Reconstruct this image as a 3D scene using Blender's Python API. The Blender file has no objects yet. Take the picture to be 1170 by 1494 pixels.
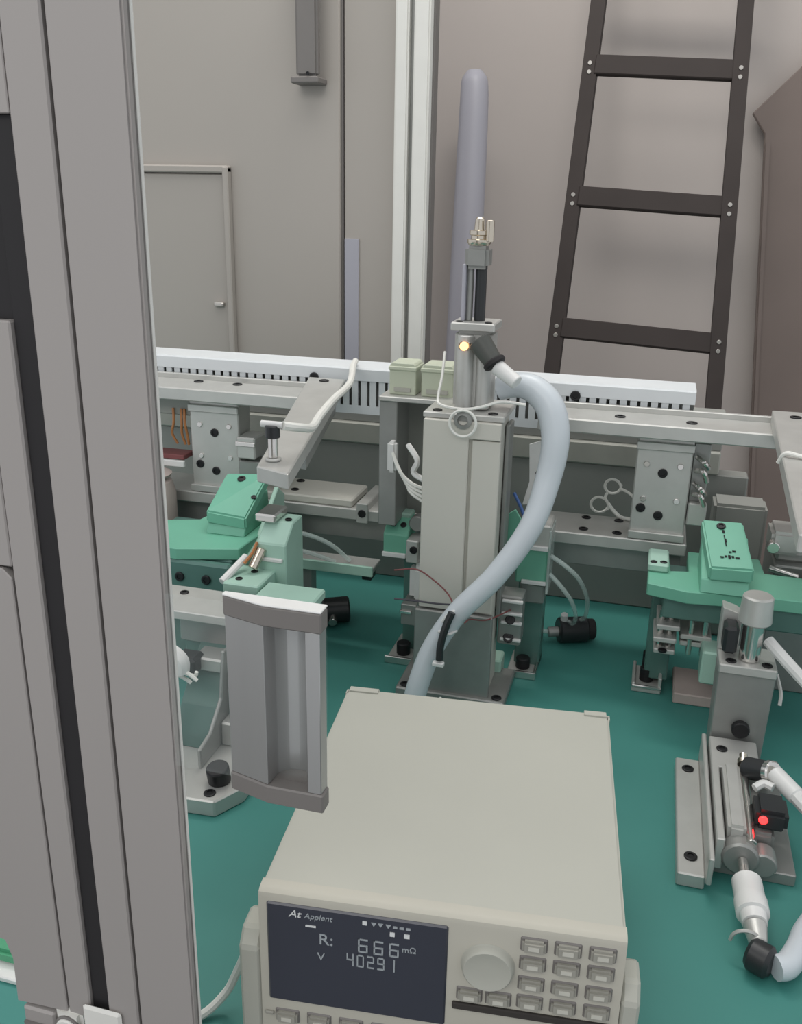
import bpy, bmesh, math, random
from mathutils import Vector, Matrix
random.seed(4)
R = math.radians
SC = bpy.context.scene
COL = SC.collection

# ------------------------------------------------------------------ camera
def setup_camera(pitch, roll, yaw, focal_px, loc):
    p, r, y = R(pitch), R(roll), R(yaw)
    f = Vector((0, math.cos(p), -math.sin(p))); u = Vector((0, math.sin(p), math.cos(p))); x = Vector((1, 0, 0))
    x2 = x * math.cos(r) + u * math.sin(r); u2 = -x * math.sin(r) + u * math.cos(r)
    Z = Matrix.Rotation(y, 3, 'Z')
    x2, u2, f = Z @ x2, Z @ u2, Z @ f
    m = Matrix((x2, u2, -f)).transposed().to_4x4(); m.translation = Vector(loc)
    cd = bpy.data.cameras.new('camera'); cd.sensor_fit = 'HORIZONTAL'; cd.sensor_width = 36
    cd.lens = focal_px / 1170 * 36; cd.clip_start = .02
    co = bpy.data.objects.new('camera', cd); co.matrix_world = m; COL.objects.link(co); SC.camera = co
setup_camera(19.08, 1.13, 15.05, 1345, (0, 0, .575))

# ------------------------------------------------------------------ light
w = bpy.data.worlds.new('world'); SC.world = w; w.use_nodes = True
w.node_tree.nodes['Background'].inputs[0].default_value = (.93, .96, 1, 1)
w.node_tree.nodes['Background'].inputs[1].default_value = .74
def area(name, loc, tgt, sx, sy, e, col=(1, .97, .92)):
    l = bpy.data.lights.new(name, 'AREA'); l.shape = 'RECTANGLE'; l.size = sx; l.size_y = sy; l.energy = e; l.color = col
    o = bpy.data.objects.new(name, l); o.location = loc
    o.rotation_euler = (Vector(tgt) - Vector(loc)).to_track_quat('-Z', 'Y').to_euler(); COL.objects.link(o)
area('ceiling_light_front', (-.6, -.9, 1.7), (-.2, 1.0, .2), 1.4, .6, 11)
area('fill_over_bench', (-.3, 1.0, 1.9), (-.3, 1.0, 0), 1.8, 1.0, 9)  # unseen fill added overhead to brighten the green sheet evenly
area('ceiling_light_rear', (-.35, 1.5, 1.9), (-.2, 2.4, .4), .9, .2, 15)
SC.view_settings.view_transform = 'Standard'; SC.view_settings.look = 'None'
SC.view_settings.exposure = 0.0; SC.view_settings.gamma = 1; SC.view_settings.use_curve_mapping = False

# ------------------------------------------------------------------ materials
def lin(c): 
    c /= 255
    return c / 12.92 if c <= .04045 else ((c + .055) / 1.055) ** 2.4
def mat(name, rgb, rough=.5, metal=0, var=.06, scale=30, bump=0, spec=.5, emit=0, trans=0, alpha=1, stretch=(1, 1, 1)):
    m = bpy.data.materials.new(name); m.use_nodes = True; nt = m.node_tree; b = nt.nodes['Principled BSDF']
    c = [lin(v) for v in rgb]
    tc = nt.nodes.new('ShaderNodeTexCoord'); mp = nt.nodes.new('ShaderNodeMapping'); mp.inputs['Scale'].default_value = stretch
    nz = nt.nodes.new('ShaderNodeTexNoise'); nz.inputs['Scale'].default_value = scale; nz.inputs['Detail'].default_value = 4
    nt.links.new(tc.outputs['Object'], mp.inputs[0]); nt.links.new(mp.outputs[0], nz.inputs['Vector'])
    rp = nt.nodes.new('ShaderNodeValToRGB')
    rp.color_ramp.elements[0].position = .3; rp.color_ramp.elements[1].position = .7
    rp.color_ramp.elements[0].color = (*[v * (1 - var) for v in c], 1); rp.color_ramp.elements[1].color = (*[min(1, v * (1 + var)) for v in c], 1)
    nt.links.new(nz.outputs['Fac'], rp.inputs[0]); nt.links.new(rp.outputs[0], b.inputs['Base Color'])
    b.inputs['Roughness'].default_value = rough; b.inputs['Metallic'].default_value = metal
    b.inputs['Specular IOR Level'].default_value = spec; b.inputs['Alpha'].default_value = alpha
    if trans: b.inputs['Transmission Weight'].default_value = trans; b.inputs['IOR'].default_value = 1.25
    if emit: b.inputs['Emission Color'].default_value = (*c, 1); b.inputs['Emission Strength'].default_value = emit
    if bump:
        bp = nt.nodes.new('ShaderNodeBump'); bp.inputs['Strength'].default_value = bump; bp.inputs['Distance'].default_value = .001
        nt.links.new(nz.outputs['Fac'], bp.inputs['Height']); nt.links.new(bp.outputs[0], b.inputs['Normal'])
    return m
M = dict(
    wall=mat('wall_paint', (182, 174, 169), .8, var=.03, scale=2),
    floor=mat('floor_paint', (120, 120, 115), .6),
    panel=mat('enclosure_panel', (166, 160, 153), .6, var=.02, scale=3),
    post=mat('white_profile', (220, 219, 213), .45, var=.02),
    stile=mat('anodised_profile', (158, 153, 150), .5, metal=.1, var=.02, scale=8, stretch=(1, 1, .1)),
    handle=mat('brushed_handle', (176, 176, 175), .34, metal=.75, var=.04, scale=60, stretch=(1, 1, .05)),
    cap=mat('grey_end_cap', (114, 110, 107), .5, var=.03),
    rubber=mat('black_rubber', (30, 28, 30), .7),
    dark=mat('dark_gap', (52, 48, 45), .8),
    mat_green=mat('green_bench_mat', (60, 128, 120), .55, var=.07, scale=5, bump=.05),
    steel=mat('table_steel', (130, 132, 130), .5, metal=.3),
    alu=mat('machined_aluminium', (190, 190, 186), .4, metal=.45, var=.05, scale=40),
    alu_d=mat('grey_aluminium', (150, 151, 148), .42, metal=.5, var=.06, scale=40),
    white=mat('white_powder_coat', (198, 196, 187), .5, var=.02, scale=10),
    duct=mat('pale_duct_plastic', (208, 212, 214), .5, var=.02),
    charcoal=mat('charcoal_cover', (142, 143, 138), .6, var=.08, scale=6),
    strip=mat('grey_strip', (165, 165, 156), .6),
    mint=mat('mint_plastic', (108, 172, 148), .45, var=.04, scale=20),
    mint_p=mat('pale_mint_plastic', (164, 198, 183), .45, var=.04, scale=20),
    mint_d=mat('green_acrylic', (92, 128, 120), .3, var=.1, scale=20, alpha=.8),
    chrome=mat('chrome', (215, 212, 208), .16, metal=.95, var=.02),
    brass=mat('nickel_brass', (206, 197, 182), .22, metal=.95, var=.05),
    screw=mat('black_oxide_screw', (34, 34, 36), .45, metal=.4),
    black=mat('black_plastic', (38, 40, 42), .4),
    hose=mat('milky_hose', (196, 203, 208), .35, var=.03, scale=20),
    clear=mat('clear_tube', (215, 228, 224), .12, var=.02, alpha=.42, spec=.8),
    acrylic=mat('clear_acrylic', (230, 240, 238), .05, var=0, alpha=.035, spec=.3),
    wire_w=mat('white_wire', (222, 222, 216), .4),
    wire_r=mat('red_wire', (120, 66, 66), .5),
    wire_k=mat('dark_wire', (66, 64, 72), .5),
    blue=mat('blue_tube', (66, 96, 150), .4),
    orange=mat('orange_wire', (170, 112, 66), .5),
    meter=mat('meter_cream_case', (172, 172, 162), .5, var=.015, scale=12),
    bezel=mat('meter_front_panel', (178, 175, 163), .5, var=.015),
    button=mat('grey_button', (150, 148, 139), .5),
    button_mark=mat('button_print', (190, 188, 178), .5),
    display=mat('display_glass', (54, 57, 68), .3, var=.05, scale=6),
    seg=mat('display_segment', (150, 156, 160), .4, emit=.06),
    seg_b=mat('display_lit_mark', (196, 198, 198), .4, emit=.15),
    led_r=mat('red_led', (255, 40, 40), .3, emit=5),
    led_o=mat('orange_led', (255, 180, 120), .3, emit=2.5),
    ladder=mat('dark_ladder_steel', (58, 52, 50), .65, var=.08, scale=10, spec=.2),
    rivet=mat('rivet_steel', (190, 186, 180), .3, metal=.6),
    lav=mat('lavender_plastic', (166, 165, 174), .45, var=.03, scale=4),
    taupe=mat('taupe_board', (122, 110, 104), .75, var=.06, scale=4),
    pink=mat('pinkish_plastic', (178, 164, 158), .5),
    celery=mat('pale_celery_plastic', (186, 192, 172), .45, var=.03),
    sensor=mat('dark_grey_sensor', (74, 76, 72), .45),
    leaf=mat('leaf_green_plastic', (72, 150, 112), .5),
    tip=mat('white_nylon', (216, 216, 214), .4),
)

# ------------------------------------------------------------------ mesh kit
def box(bm, x0, x1, y0, y1, z0, z1, bev=0, seg=1, mtx=None):
    t = bmesh.new(); bmesh.ops.create_cube(t, size=1)
    for v in t.verts: v.co = Vector((x0 + (v.co.x + .5) * (x1 - x0), y0 + (v.co.y + .5) * (y1 - y0), z0 + (v.co.z + .5) * (z1 - z0)))
    if bev: bmesh.ops.bevel(t, geom=t.edges[:], offset=bev, segments=seg, affect='EDGES', clamp_overlap=True)
    if mtx: bmesh.ops.transform(t, matrix=mtx, verts=t.verts[:])
    merge(bm, t); return bm
def merge(bm, t):
    me = bpy.data.meshes.new('tmp'); t.to_mesh(me); t.free(); bm.from_mesh(me); bpy.data.meshes.remove(me)
def B(*a, **k): return box(bmesh.new(), *a, **k)
def frame_of(d):
    d = d.normalized(); a = Vector((0, 0, 1)) if abs(d.z) < .9 else Vector((1, 0, 0))
    u = a.cross(d).normalized(); return u, d.cross(u)
def lathe(bm, p0, p1, prof, seg=20):
    """revolve (t, r) profile around the axis p0-p1; t in metres from p0"""
    p0, p1 = Vector(p0), Vector(p1); d = (p1 - p0).normalized(); u, v = frame_of(d); rings = []
    for t, r in prof:
        rings.append([bm.verts.new(p0 + d * t + (u * math.cos(2 * math.pi * k / seg) + v * math.sin(2 * math.pi * k / seg)) * max(r, 1e-5)) for k in range(seg)])
    for a, b in zip(rings, rings[1:]):
        for k in range(seg): bm.faces.new((a[k], a[(k + 1) % seg], b[(k + 1) % seg], b[k]))
    bm.faces.new(rings[0][::-1]); bm.faces.new(rings[-1]); return bm
def cyl(bm, p0, p1, r, r2=None, seg=18, ch=.12):
    L = (Vector(p1) - Vector(p0)).length; r2 = r if r2 is None else r2; c = min(ch * min(r, r2), L * .3)
    return lathe(bm, p0, p1, [(0, r - c), (c, r), (L - c, r2), (L, r2 - c)], seg)
def CY(*a, **k): return cyl(bmesh.new(), *a, **k)
def smooth_path(pts, n=8):
    P = [Vector(p) for p in pts]; P = [P[0] * 2 - P[1]] + P + [P[-1] * 2 - P[-2]]; out = []
    for i in range(1, len(P) - 2):
        a, b, c, d = P[i - 1:i + 3]
        for k in range(n):
            t = k / n
            out.append(.5 * ((2 * b) + (c - a) * t + (2 * a - 5 * b + 4 * c - d) * t * t + (3 * b - a - 3 * c + d) * t ** 3))
    out.append(P[-2]); return out
def tube(bm, pts, r, seg=12, n=8, radii=None):
    path = smooth_path(pts, n) if n > 1 else [Vector(p) for p in pts]
    d = (path[1] - path[0]).normalized(); u, _ = frame_of(d); rings = []
    for i, p in enumerate(path):
        t = (path[min(i + 1, len(path) - 1)] - path[max(i - 1, 0)]).normalized()
        u = (u - t * u.dot(t)).normalized(); v = t.cross(u)
        rr = r if radii is None else radii(i / (len(path) - 1))
        rings.append([bm.verts.new(p + (u * math.cos(2 * math.pi * k / seg) + v * math.sin(2 * math.pi * k / seg)) * rr) for k in range(seg)])
    for a, b in zip(rings, rings[1:]):
        for k in range(seg): bm.faces.new((a[k], a[(k + 1) % seg], b[(k + 1) % seg], b[k]))
    bm.faces.new(rings[0][::-1]); bm.faces.new(rings[-1]); return bm
def TU(*a, **k): return tube(bmesh.new(), *a, **k)
def prism(bm, poly, axis, a, b, bev=0):
    """extrude a 2D outline: axis z -> (x,y), y -> (x,z), x -> (y,z)"""
    t = bmesh.new()
    def P3(p, h): return {'z': (p[0], p[1], h), 'y': (p[0], h, p[1]), 'x': (h, p[0], p[1])}[axis]
    lo = [t.verts.new(P3(p, a)) for p in poly]; hi = [t.verts.new(P3(p, b)) for p in poly]
    t.faces.new(lo); t.faces.new(hi[::-1]); n = len(poly)
    for i in range(n): t.faces.new((lo[i], hi[i], hi[(i + 1) % n], lo[(i + 1) % n]))
    bmesh.ops.recalc_face_normals(t, faces=t.faces[:])
    if bev: bmesh.ops.bevel(t, geom=t.edges[:], offset=bev, segments=1, affect='EDGES', clamp_overlap=True)
    merge(bm, t); return bm
def PR(*a, **k): return prism(bmesh.new(), *a, **k)

ROOT = {}
def link(o): COL.objects.link(o); return o
def thing(name, label, cat, loc, group=None, kind=None, rz=0):
    o = link(bpy.data.objects.new(name, None)); o.location = loc; o.rotation_euler.z = rz; o.empty_display_size = .05
    o['label'] = label
    if kind: o['kind'] = kind
    if cat: o['category'] = cat
    if group: o['group'] = group
    ROOT[o] = Vector(loc); return o
def finish(name, bm, m, smooth):
    bmesh.ops.recalc_face_normals(bm, faces=bm.faces[:])
    me = bpy.data.meshes.new(name); bm.to_mesh(me); bm.free()
    me.materials.append(M[m])
    if smooth:
        me.shade_smooth()
        try: me.set_sharp_from_angle(angle=R(35))
        except Exception: pass
    return me
def part(name, bm, m, parent, smooth=True, label=None, local=False):
    """mesh given in world coordinates (or in the thing's own when local)"""
    off = ROOT[parent]
    if not local: bmesh.ops.translate(bm, verts=bm.verts[:], vec=-off)
    o = link(bpy.data.objects.new(name, finish(name, bm, m, smooth))); o.parent = parent; ROOT[o] = off
    if label: o['label'] = label
    return o
def single(name, bm, m, label, cat, group=None, kind=None, smooth=True):
    xs = [v.co for v in bm.verts]
    c = Vector((sum(v.x for v in xs) / len(xs), sum(v.y for v in xs) / len(xs), min(v.z for v in xs)))
    bmesh.ops.translate(bm, verts=bm.verts[:], vec=-c)
    o = link(bpy.data.objects.new(name, finish(name, bm, m, smooth))); o.location = c; o['label'] = label; ROOT[o] = c
    if kind: o['kind'] = kind
    if cat: o['category'] = cat
    if group: o['group'] = group
    return o
# one shared socket-screw mesh: radius 1, head height .6, hex-ish recess
_bm = bmesh.new(); lathe(_bm, (0, 0, 0), (0, 0, 1), [(-.4, .9), (0, 1), (.45, 1), (.6, .86), (.6, .52), (.25, .5)], 12)
SCREW = finish('screw', _bm, 'screw', True)
def screw(parent, p, r=.004, n=(0, 0, 1), name='screw', local=False):
    o = link(bpy.data.objects.new(name, SCREW)); o.parent = parent
    o.location = Vector(p) - (Vector() if local else ROOT[parent]); o.scale = (r, r, r * .55)
    o.rotation_euler = Vector(n).to_track_quat('Z', 'Y').to_euler(); ROOT[o] = ROOT[parent]; return o

# ================================================================== the room
def struct(name, bm, m, label): return single(name, bm, m, label, None, kind='structure', smooth=False)
struct('floor', B(-2.6, 2.2, -1.2, 2.7, -.86, -.8), 'floor', 'plain grey floor beneath the machine')
struct('wall_back', B(-2.6, 2.2, 2.5, 2.56, -.8, 2.4), 'wall', 'plain warm grey wall behind the ladder')

# workbench with green sheet
t = thing('work_table', 'machine bed covered with a green sheet that carries all the fixtures', 'table', (-.1, .9, -.8))
part('mat', B(-1.15, .75, .418, 1.50, -.004, 0, .001), 'mat_green', t)
part('top_plate', B(-1.15, .75, .418, 1.50, -.03, -.004, .002), 'steel', t)
for x in (-1.1, .70):
    for y in (.455, 1.45): part('leg', B(x - .03, x + .03, y - .03, y + .03, -.8, -.03, .003), 'steel', t)

# ------------------------------------------------------------------ rear enclosure door, post
t = thing('rear_door', 'grey rear enclosure door with a dark pull handle and framed hatch', 'door', (-1.0, 1.56, -.8))
part('leaf', B(-1.55, -.5355, 1.555, 1.585, -.8, 1.9, .002), 'panel', t)
part('edge_gap', B(-.5355, -.5315, 1.563, 1.583, -.8, 1.9), 'cap', t)
h = part('hatch_panel', B(-1.02, -.746, 1.548, 1.555, .05, .600, .0015), 'panel', t)
part('hatch_frame', B(-.744, -.733, 1.539, 1.555, .05, .612, .002), 'panel', t)
part('hatch_frame', B(-1.02, -.733, 1.540, 1.555, .602, .614, .002), 'panel', t)
part('latch', B(-.770, -.752, 1.538, 1.549, .376, .384, .002), 'rivet', t)
hd = part('pull_handle', B(-.596, -.559, 1.515, 1.532, .748, .92, .004, 2), 'cap', t)
for z in (.738, .92):
    part('handle_end', B(-.604, -.557, 1.512, 1.556, z, z + .010, .002), 'cap', hd)
screw(hd, (-.574, 1.512, .752), .003, (0, -1, 0))
t = thing('rear_stile', 'flat grey door stile between the rear door and white post', 'door frame', (-.484, 1.57, -.8))
part('profile', B(-.530, -.438, 1.562, 1.59, -.8, 1.9, .002), 'panel', t)
part('reflection_strip', B(-.529, -.503, 1.559, 1.562, -.1, .50, .0008), 'lav', t, label='bluish strip painted as a faint reflection')  # faint bluish reflection on the stile, drawn as a coloured strip
t = thing('frame_post', 'pale white aluminium frame post with a vertical groove behind the cable duct', 'post', (-.41, 1.56, -.8))
part('profile', B(-.436, -.414, 1.53, 1.575, -.8, 1.9, .003, 2), 'post', t)
part('groove', B(-.414, -.406, 1.545, 1.575, -.8, 1.9), 'alu_d', t)
part('profile', B(-.406, -.380, 1.53, 1.575, -.8, 1.9, .003, 2), 'post', t)
part('seal', B(-.3805, -.3765, 1.55, 1.575, -.8, 1.9), 'cap', t)

# ------------------------------------------------------------------ ladder
def ladY(z): return 1.98 + (z - .15) * .36
def lad_mtx(): return None
t = thing('ladder', 'dark steel ladder with flat rungs leaning against the wall', 'ladder', (-.04, ladY(-.8), -.8))
def ladL(z): return -.20 + .020 * (z - .55)
def ladR(z): return .125 - .027 * (z - .43)
for fx in (ladL, ladR):
    bm = bmesh.new(); vs = []
    for z in (-.8, 1.35):
        for (x, y) in ((-.0155, -.022), (.0155, -.022), (.0155, .022), (-.0155, .022)): vs.append(bm.verts.new((fx(z) + x, ladY(z) + y, z)))
    bm.faces.new(vs[:4][::-1]); bm.faces.new(vs[4:])
    for i in range(4): bm.faces.new((vs[i], vs[(i + 1) % 4], vs[4 + (i + 1) % 4], vs[4 + i]))
    part('stile', bm, 'ladder', t, smooth=False)
for i in range(-3, 4):
    z = .296 + .267 * i
    a, b = ladL(z) + .010, ladR(z) - .010; mid = (a + b) / 2
    m = Matrix.Translation((mid, ladY(z), z)) @ Matrix.Rotation(.050, 4, 'Y') @ Matrix.Rotation(-math.atan(.36), 4, 'X')
    r_ = part('rung', box(bmesh.new(), a - mid, b - mid, -.021, -.006, -.021, .021, .002, 1, m), 'ladder', t, smooth=False)
    for x, zz_ in ((a - .010, z + .007), (b + .010, z - .007)):
        for dz in (-.009, .009):
            p = Vector((x, ladY(zz_ + dz) - .022, zz_ + dz))
            part('rivet', CY(p + Vector((0, .004, 0)), p + Vector((0, -.003, 0)), .0045, seg=10), 'rivet', r_)

# things standing at the wall
t = single('lavender_tube', TU([(-.445, 2.12, -.8), (-.455, 2.22, .0), (-.468, 2.33, .70), (-.474, 2.355, .85)], .04, 16, 8,
     lambda s: .045 - .014 * s - (.012 * max(0, (s - .93) / .07) ** 2)), 'lav', 'tall bluish lavender plastic tube leaning behind the machine column', 'tube')
t = thing('taupe_board', 'dark taupe board with a slanted top edge standing behind the ladder', 'board', (.5, 2.46, -.8))
part('sheet', PR([(.34, -.8), (1.0, -.8), (1.0, 1.4), (.62, 1.25), (.255, .86), (.165, .765), (.198, .72), (.244, .21)], 'y', 2.45, 2.475, .002), 'taupe', t, smooth=False)
part('edge_strip', PR([(.345, -.8), (.356, -.8), (.256, .21), (.212, .70), (.202, .70), (.248, .21)], 'y', 2.442, 2.45), 'taupe', t, smooth=False)

# ================================================================== rail structure
t = thing('cable_duct', 'pale slotted plastic cable duct lying along the top rail', 'cable duct', (-.3, 1.19, .293))
X0, X1 = -.76, .056
part('back_wall', B(X0, X1, 1.211, 1.214, .295, .345), 'duct', t)
part('bottom', B(X0, X1, 1.162, 1.213, .293, .297), 'duct', t)
part('cover', PR([(1.158, .338), (1.158, .353), (1.160, .355), (1.214, .355), (1.216, .353), (1.216, .338), (1.214, .338), (1.214, .352), (1.161, .352), (1.161, .338)], 'x', X0, X1), 'duct', t)
part('lower_lip', B(X0, X1, 1.1595, 1.1625, .293, .304), 'duct', t)
part('core', B(X0, X1, 1.180, 1.184, .297, .348), 'charcoal', t, label='dark sheet painted as the shade inside the duct')  # dark sheet standing in for the shade behind the slots
fb = B(-.0042, .0042, -.0014, .0014, 0, .038); fm = finish('finger', fb, 'duct', False)
x = X0 + .006
while x < X1:
    o = link(bpy.data.objects.new('finger', fm)); o.parent = t; o.location = Vector((x, 1.161, .302)) - ROOT[t]; x += .0125
for x in (-.436, -.088):
    screw(t, (x, 1.158, .339), .0065, (0, -1, 0))

def beam(name, label, x0, x1, holes):
    t = thing(name, label, 'beam', ((x0 + x1) / 2, 1.12, .305))
    part('bar', B(x0, x1, 1.09, 1.156, .308, .325, .0015), 'alu', t)
    part('rear_lip', B(x0, x1, 1.1505, 1.157, .324, .332, .001), 'alu', t)
    for (x, y) in holes: screw(t, (x, y, .3245), .0065)
    return t
beam('top_rail', 'flat aluminium rail carrying the drilled block beside the slanted arm', -.78, -.40, [(-.597, 1.137), (-.539, 1.137), (-.70, 1.137)])
beam('top_rail', 'flat aluminium rail above the drilled block by the coiled white wire', -.125, .45, [(-.03, 1.12), (.053, 1.115), (.25, 1.12)])
# riser blocks
def riser(x0, x1, label):
    t = thing('riser_block', label, 'block', ((x0 + x1) / 2, 1.13, .176), 'drilled risers under the top rails')
    part('plate', B(x0, x1, 1.112, 1.150, .1765, .308, .0015), 'alu', t)
    part('top_band', B(x0 - .001, x1 + .001, 1.108, 1.113, .290, .300, .001), 'alu', t)
    part('foot_band', B(x0 - .001, x1 + .001, 1.106, 1.113, .177, .187, .001), 'alu', t)
    c = (x0 + x1) / 2; w_ = x1 - x0
    for dx in (-.3, .3):
        for z in (.272, .228):
            p = Vector((c + dx * w_, 1.112, z)); part('pin', CY(p + Vector((0, .003, 0)), p - Vector((0, .002, 0)), .0038, seg=10), 'chrome', t)
    for dx, z in ((0, .262), (0, .208), (-.33, .216)): screw(t, (c + dx * w_, 1.112, z), .0058, (0, -1, 0))
    return t
riser(-.600, -.528, 'drilled aluminium riser block behind the slanted arm and mint fixture')
riser(-.006, .059, 'drilled aluminium riser block beside the coiled white wire')
# slanted arms
def arm(name, label, poly, holes):
    t = thing(name, label, 'arm', (sum(p[0] for p in poly) / 4, sum(p[1] for p in poly) / 4, .3255))
    part('plate', PR(poly, 'z', .3255, .3405, .0012), 'alu', t, smooth=False)
    pa, pb, pc, pd = [Vector(p) for p in poly]
    q = [pa.lerp(pd, .17).lerp(pb.lerp(pc, .17), .12), pa.lerp(pd, .17).lerp(pb.lerp(pc, .17), .92), pd.lerp(pc, .92).lerp(pb, .25), pd.lerp(pc, .12).lerp(pa, .25)]
    part('rib', PR([(p.x, p.y) for p in q], 'z', .312, .3256), 'alu_d', t, smooth=False)
    for x, y in holes: screw(t, (x, y, .3400), .0065)
    return t
arm('cantilever_arm', 'slanted aluminium arm with a small fitting on its tip', [(-.440, 1.149), (-.389, 1.149), (-.297, .721), (-.333, .735)], [(-.411, 1.128)])
arm('cantilever_arm', 'aluminium arm beside the taupe board with a thin white wire over it', [(.143, 1.149), (.205, 1.149), (.185, .70), (.119, .70)], [(.165, 1.115)])
# lower plates
def lplate(x0, x1, label, holes, endblock=None, legs=None):
    t = thing('lower_rail', label, 'rail', ((x0 + x1) / 2, 1.14, 0))
    part('plate', B(x0, x1, 1.106, 1.185, .160, .176, .0015), 'alu', t)
    part('channel', B(x0 + .004, x1 - .004, 1.122, 1.180, .128, .160, .001), 'alu_d', t)
    for x in legs or (x0 + .02, x1 - .02): part('leg', B(x - .008, x + .008, 1.15, 1.178, 0, .128, .001), 'charcoal', t)
    for x, y in holes: screw(t, (x, y, .1755), .006)
    if endblock: 
        b = part('end_block', B(*endblock, .0012), 'alu', t); screw(b, ((endblock[0] + endblock[1]) / 2, endblock[2], (endblock[4] + endblock[5]) / 2), .0055, (0, -1, 0))
    return t
lplate(-.75, -.24, 'lower aluminium rail running behind the dark bracket and slanted arm', [(-.462, 1.172), (-.452, 1.128)], (-.358, -.342, 1.102, 1.187, .158, .186))
lplate(-.112, .064, 'lower aluminium rail carrying the drilled block by the coiled wire', [(-.062, 1.17), (-.062, 1.124), (-.02, 1.17), (-.02, 1.122)], legs=(.046,))
part_t = thing('cover_pad', 'pale pinkish cover pad lying on the lower rail by the dark bracket', 'pad', (-.43, 1.145, .176))
part('pad', B(-.500, -.366, 1.109, 1.180, .176, .187, .002), 'white', part_t)
screw(part_t, (-.462, 1.168, .1866), .006); screw(part_t, (-.455, 1.128, .1866), .0055)

# dark rear cover
t = thing('rear_cover', 'long charcoal cover panel behind the rails with a pale strip above', 'panel', (-.3, 1.32, 0))
part('panel', B(-.78, .145, 1.30, 1.33, 0, .214, .002), 'charcoal', t)
part('strip', B(-.78, .105, 1.296, 1.335, .214, .246, .002), 'strip', t)
part('upper_panel', B(-.78, .105, 1.305, 1.33, .246, .30, .001), 'charcoal', t)
single('motor_box', B(.10, .168, 1.235, 1.285, 0, .192, .004, 2), 'charcoal', 'squat charcoal box standing behind the mint fixture with arrows', 'box')

# ================================================================== column
t = thing('support_column', 'tall white square column with a vertical seam in the middle of the bench', 'column', (-.19, .99, 0))
part('core', B(-.231, -.149, .963, 1.02, 0, .342, .0015), 'white', t)
part('front_cover', PR([(-.234, .118), (-.183, .118), (-.183, .324), (-.148, .324), (-.148, .343), (-.234, .343)], 'y', .957, .964, .001), 'white', t, smooth=False)
part('side_cover', B(-.1795, -.148, .959, .964, .118, .3225, .001), 'white', t)
part('lower_block', B(-.238, -.146, .954, .964, 0, .116, .0015), 'alu_d', t)
part('cap_plate', B(-.236, -.146, .962, 1.05, .343, .350, .0012), 'alu', t)
screw(t, (-.222, .972, .3495), .0055); screw(t, (-.160, .972, .3495), .0055)
part('side_plate', B(-.148, -.143, .99, 1.02, .10, .335, .001), 'alu_d', t)
part('base_flange', B(-.258, -.126, .948, 1.035, 0, .012, .0015), 'alu_d', t)
screw(t, (-.248, .957, .012), .006); screw(t, (-.136, .957, .012), .006)

# cylinder on top of column
t = thing('air_cylinder', 'upright chrome air cylinder with lit sensor on top of the white column', 'cylinder', (-.188, 1.005, .35))
part('body', B(-.209, -.168, .986, 1.026, .350, .436, .004, 2), 'alu', t)
part('barrel', CY((-.196, .986, .352), (-.196, .986, .432), .0095), 'alu', t)
part('barrel', CY((-.176, .988, .352), (-.176, .988, .425), .008), 'alu', t)
part('top_plate', B(-.213, -.165, .982, 1.030, .436, .445, .0012), 'alu', t)
screw(t, (-.205, .989, .4448), .004); screw(t, (-.173, .989, .4448), .004)
part('rod', CY((-.186, 1.005, .445), (-.186, 1.005, .505), .006), 'black', t)
part('rod', CY((-.198, 1.005, .445), (-.198, 1.005, .505), .004), 'alu_d', t)
part('rod_tube', B(-.205, -.201, .995, 1.015, .445, .505, .001), 'lav', t)
part('head_block', B(-.203, -.177, .992, 1.018, .500, .524, .004, 2), 'alu_d', t)
f = part('fitting', lathe(bmesh.new(), (-.190, 1.005, .524), (-.190, 1.005, .56), [(0, .011), (.003, .013), (.006, .013), (.007, .009), (.010, .009), (.011, .011), (.015, .011), (.016, .006), (.027, .005), (.029, .003)], 16), 'brass', t)
part('bleed_screw', CY((-.178, 1.0, .528), (-.178, 1.0, .55), .0045), 'brass', f)
s = part('sensor', CY((-.180, .976, .428), (-.160, .968, .405), .0125, .010), 'sensor', t)
part('clamp_ring', CY((-.163, .969, .409), (-.159, .9675, .404), .0125), 'rubber', s)
part('lamp', CY((-.196, .984, .421), (-.196, .9735, .421), .0045), 'led_o', t, label='glowing orange indicator lamp')
part('lamp_bezel', lathe(bmesh.new(), (-.196, .985, .421), (-.196, .975, .421), [(0, .0075), (.006, .0075), (.008, .006)], 14), 'brass', t)
part('plug', CY((-.158, .967, .403), (-.134, .957, .389), .0085, .0075), 'tip', t)

# cable of the sensor: tube out of the elbow, ring, big hose
t = thing('milky_hose', 'thick milky hose arching down beside the white column to the bench', 'hose', (-.15, .95, 0))
part('hose', TU([(-.160, 1.006, .372), (-.140, 1.003, .378), (-.120, .998, .375), (-.101, .99, .358), (-.092, .98, .325), (-.096, .97, .283), (-.109, .95, .233), (-.141, .93, .180), (-.180, .918, .134), (-.205, .91, .090), (-.218, .90, .047), (-.224, .895, .013)], .0125, 16, 8, lambda s: .0125 + .0035 * math.exp(-((s - .28) / .2) ** 2)), 'hose', t)
part('tie', TU([(-.193, .905, .128), (-.186, .905, .138), (-.178, .912, .142)], .0022, 8, 4), 'tip', t)
part('tie', TU([(-.197, .902, .117), (-.186, .902, .115), (-.178, .91, .117)], .0018, 8, 4), 'tip', t)
w_ = part('wrap', TU([(-.182, .9, .143), (-.188, .896, .125), (-.192, .893, .105), (-.1925, .891, .088)], .0042, 8, 6), 'black', t)
part('end_clip', B(-.200, -.187, .888, .895, .080, .085, .001), 'tip', t)
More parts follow.
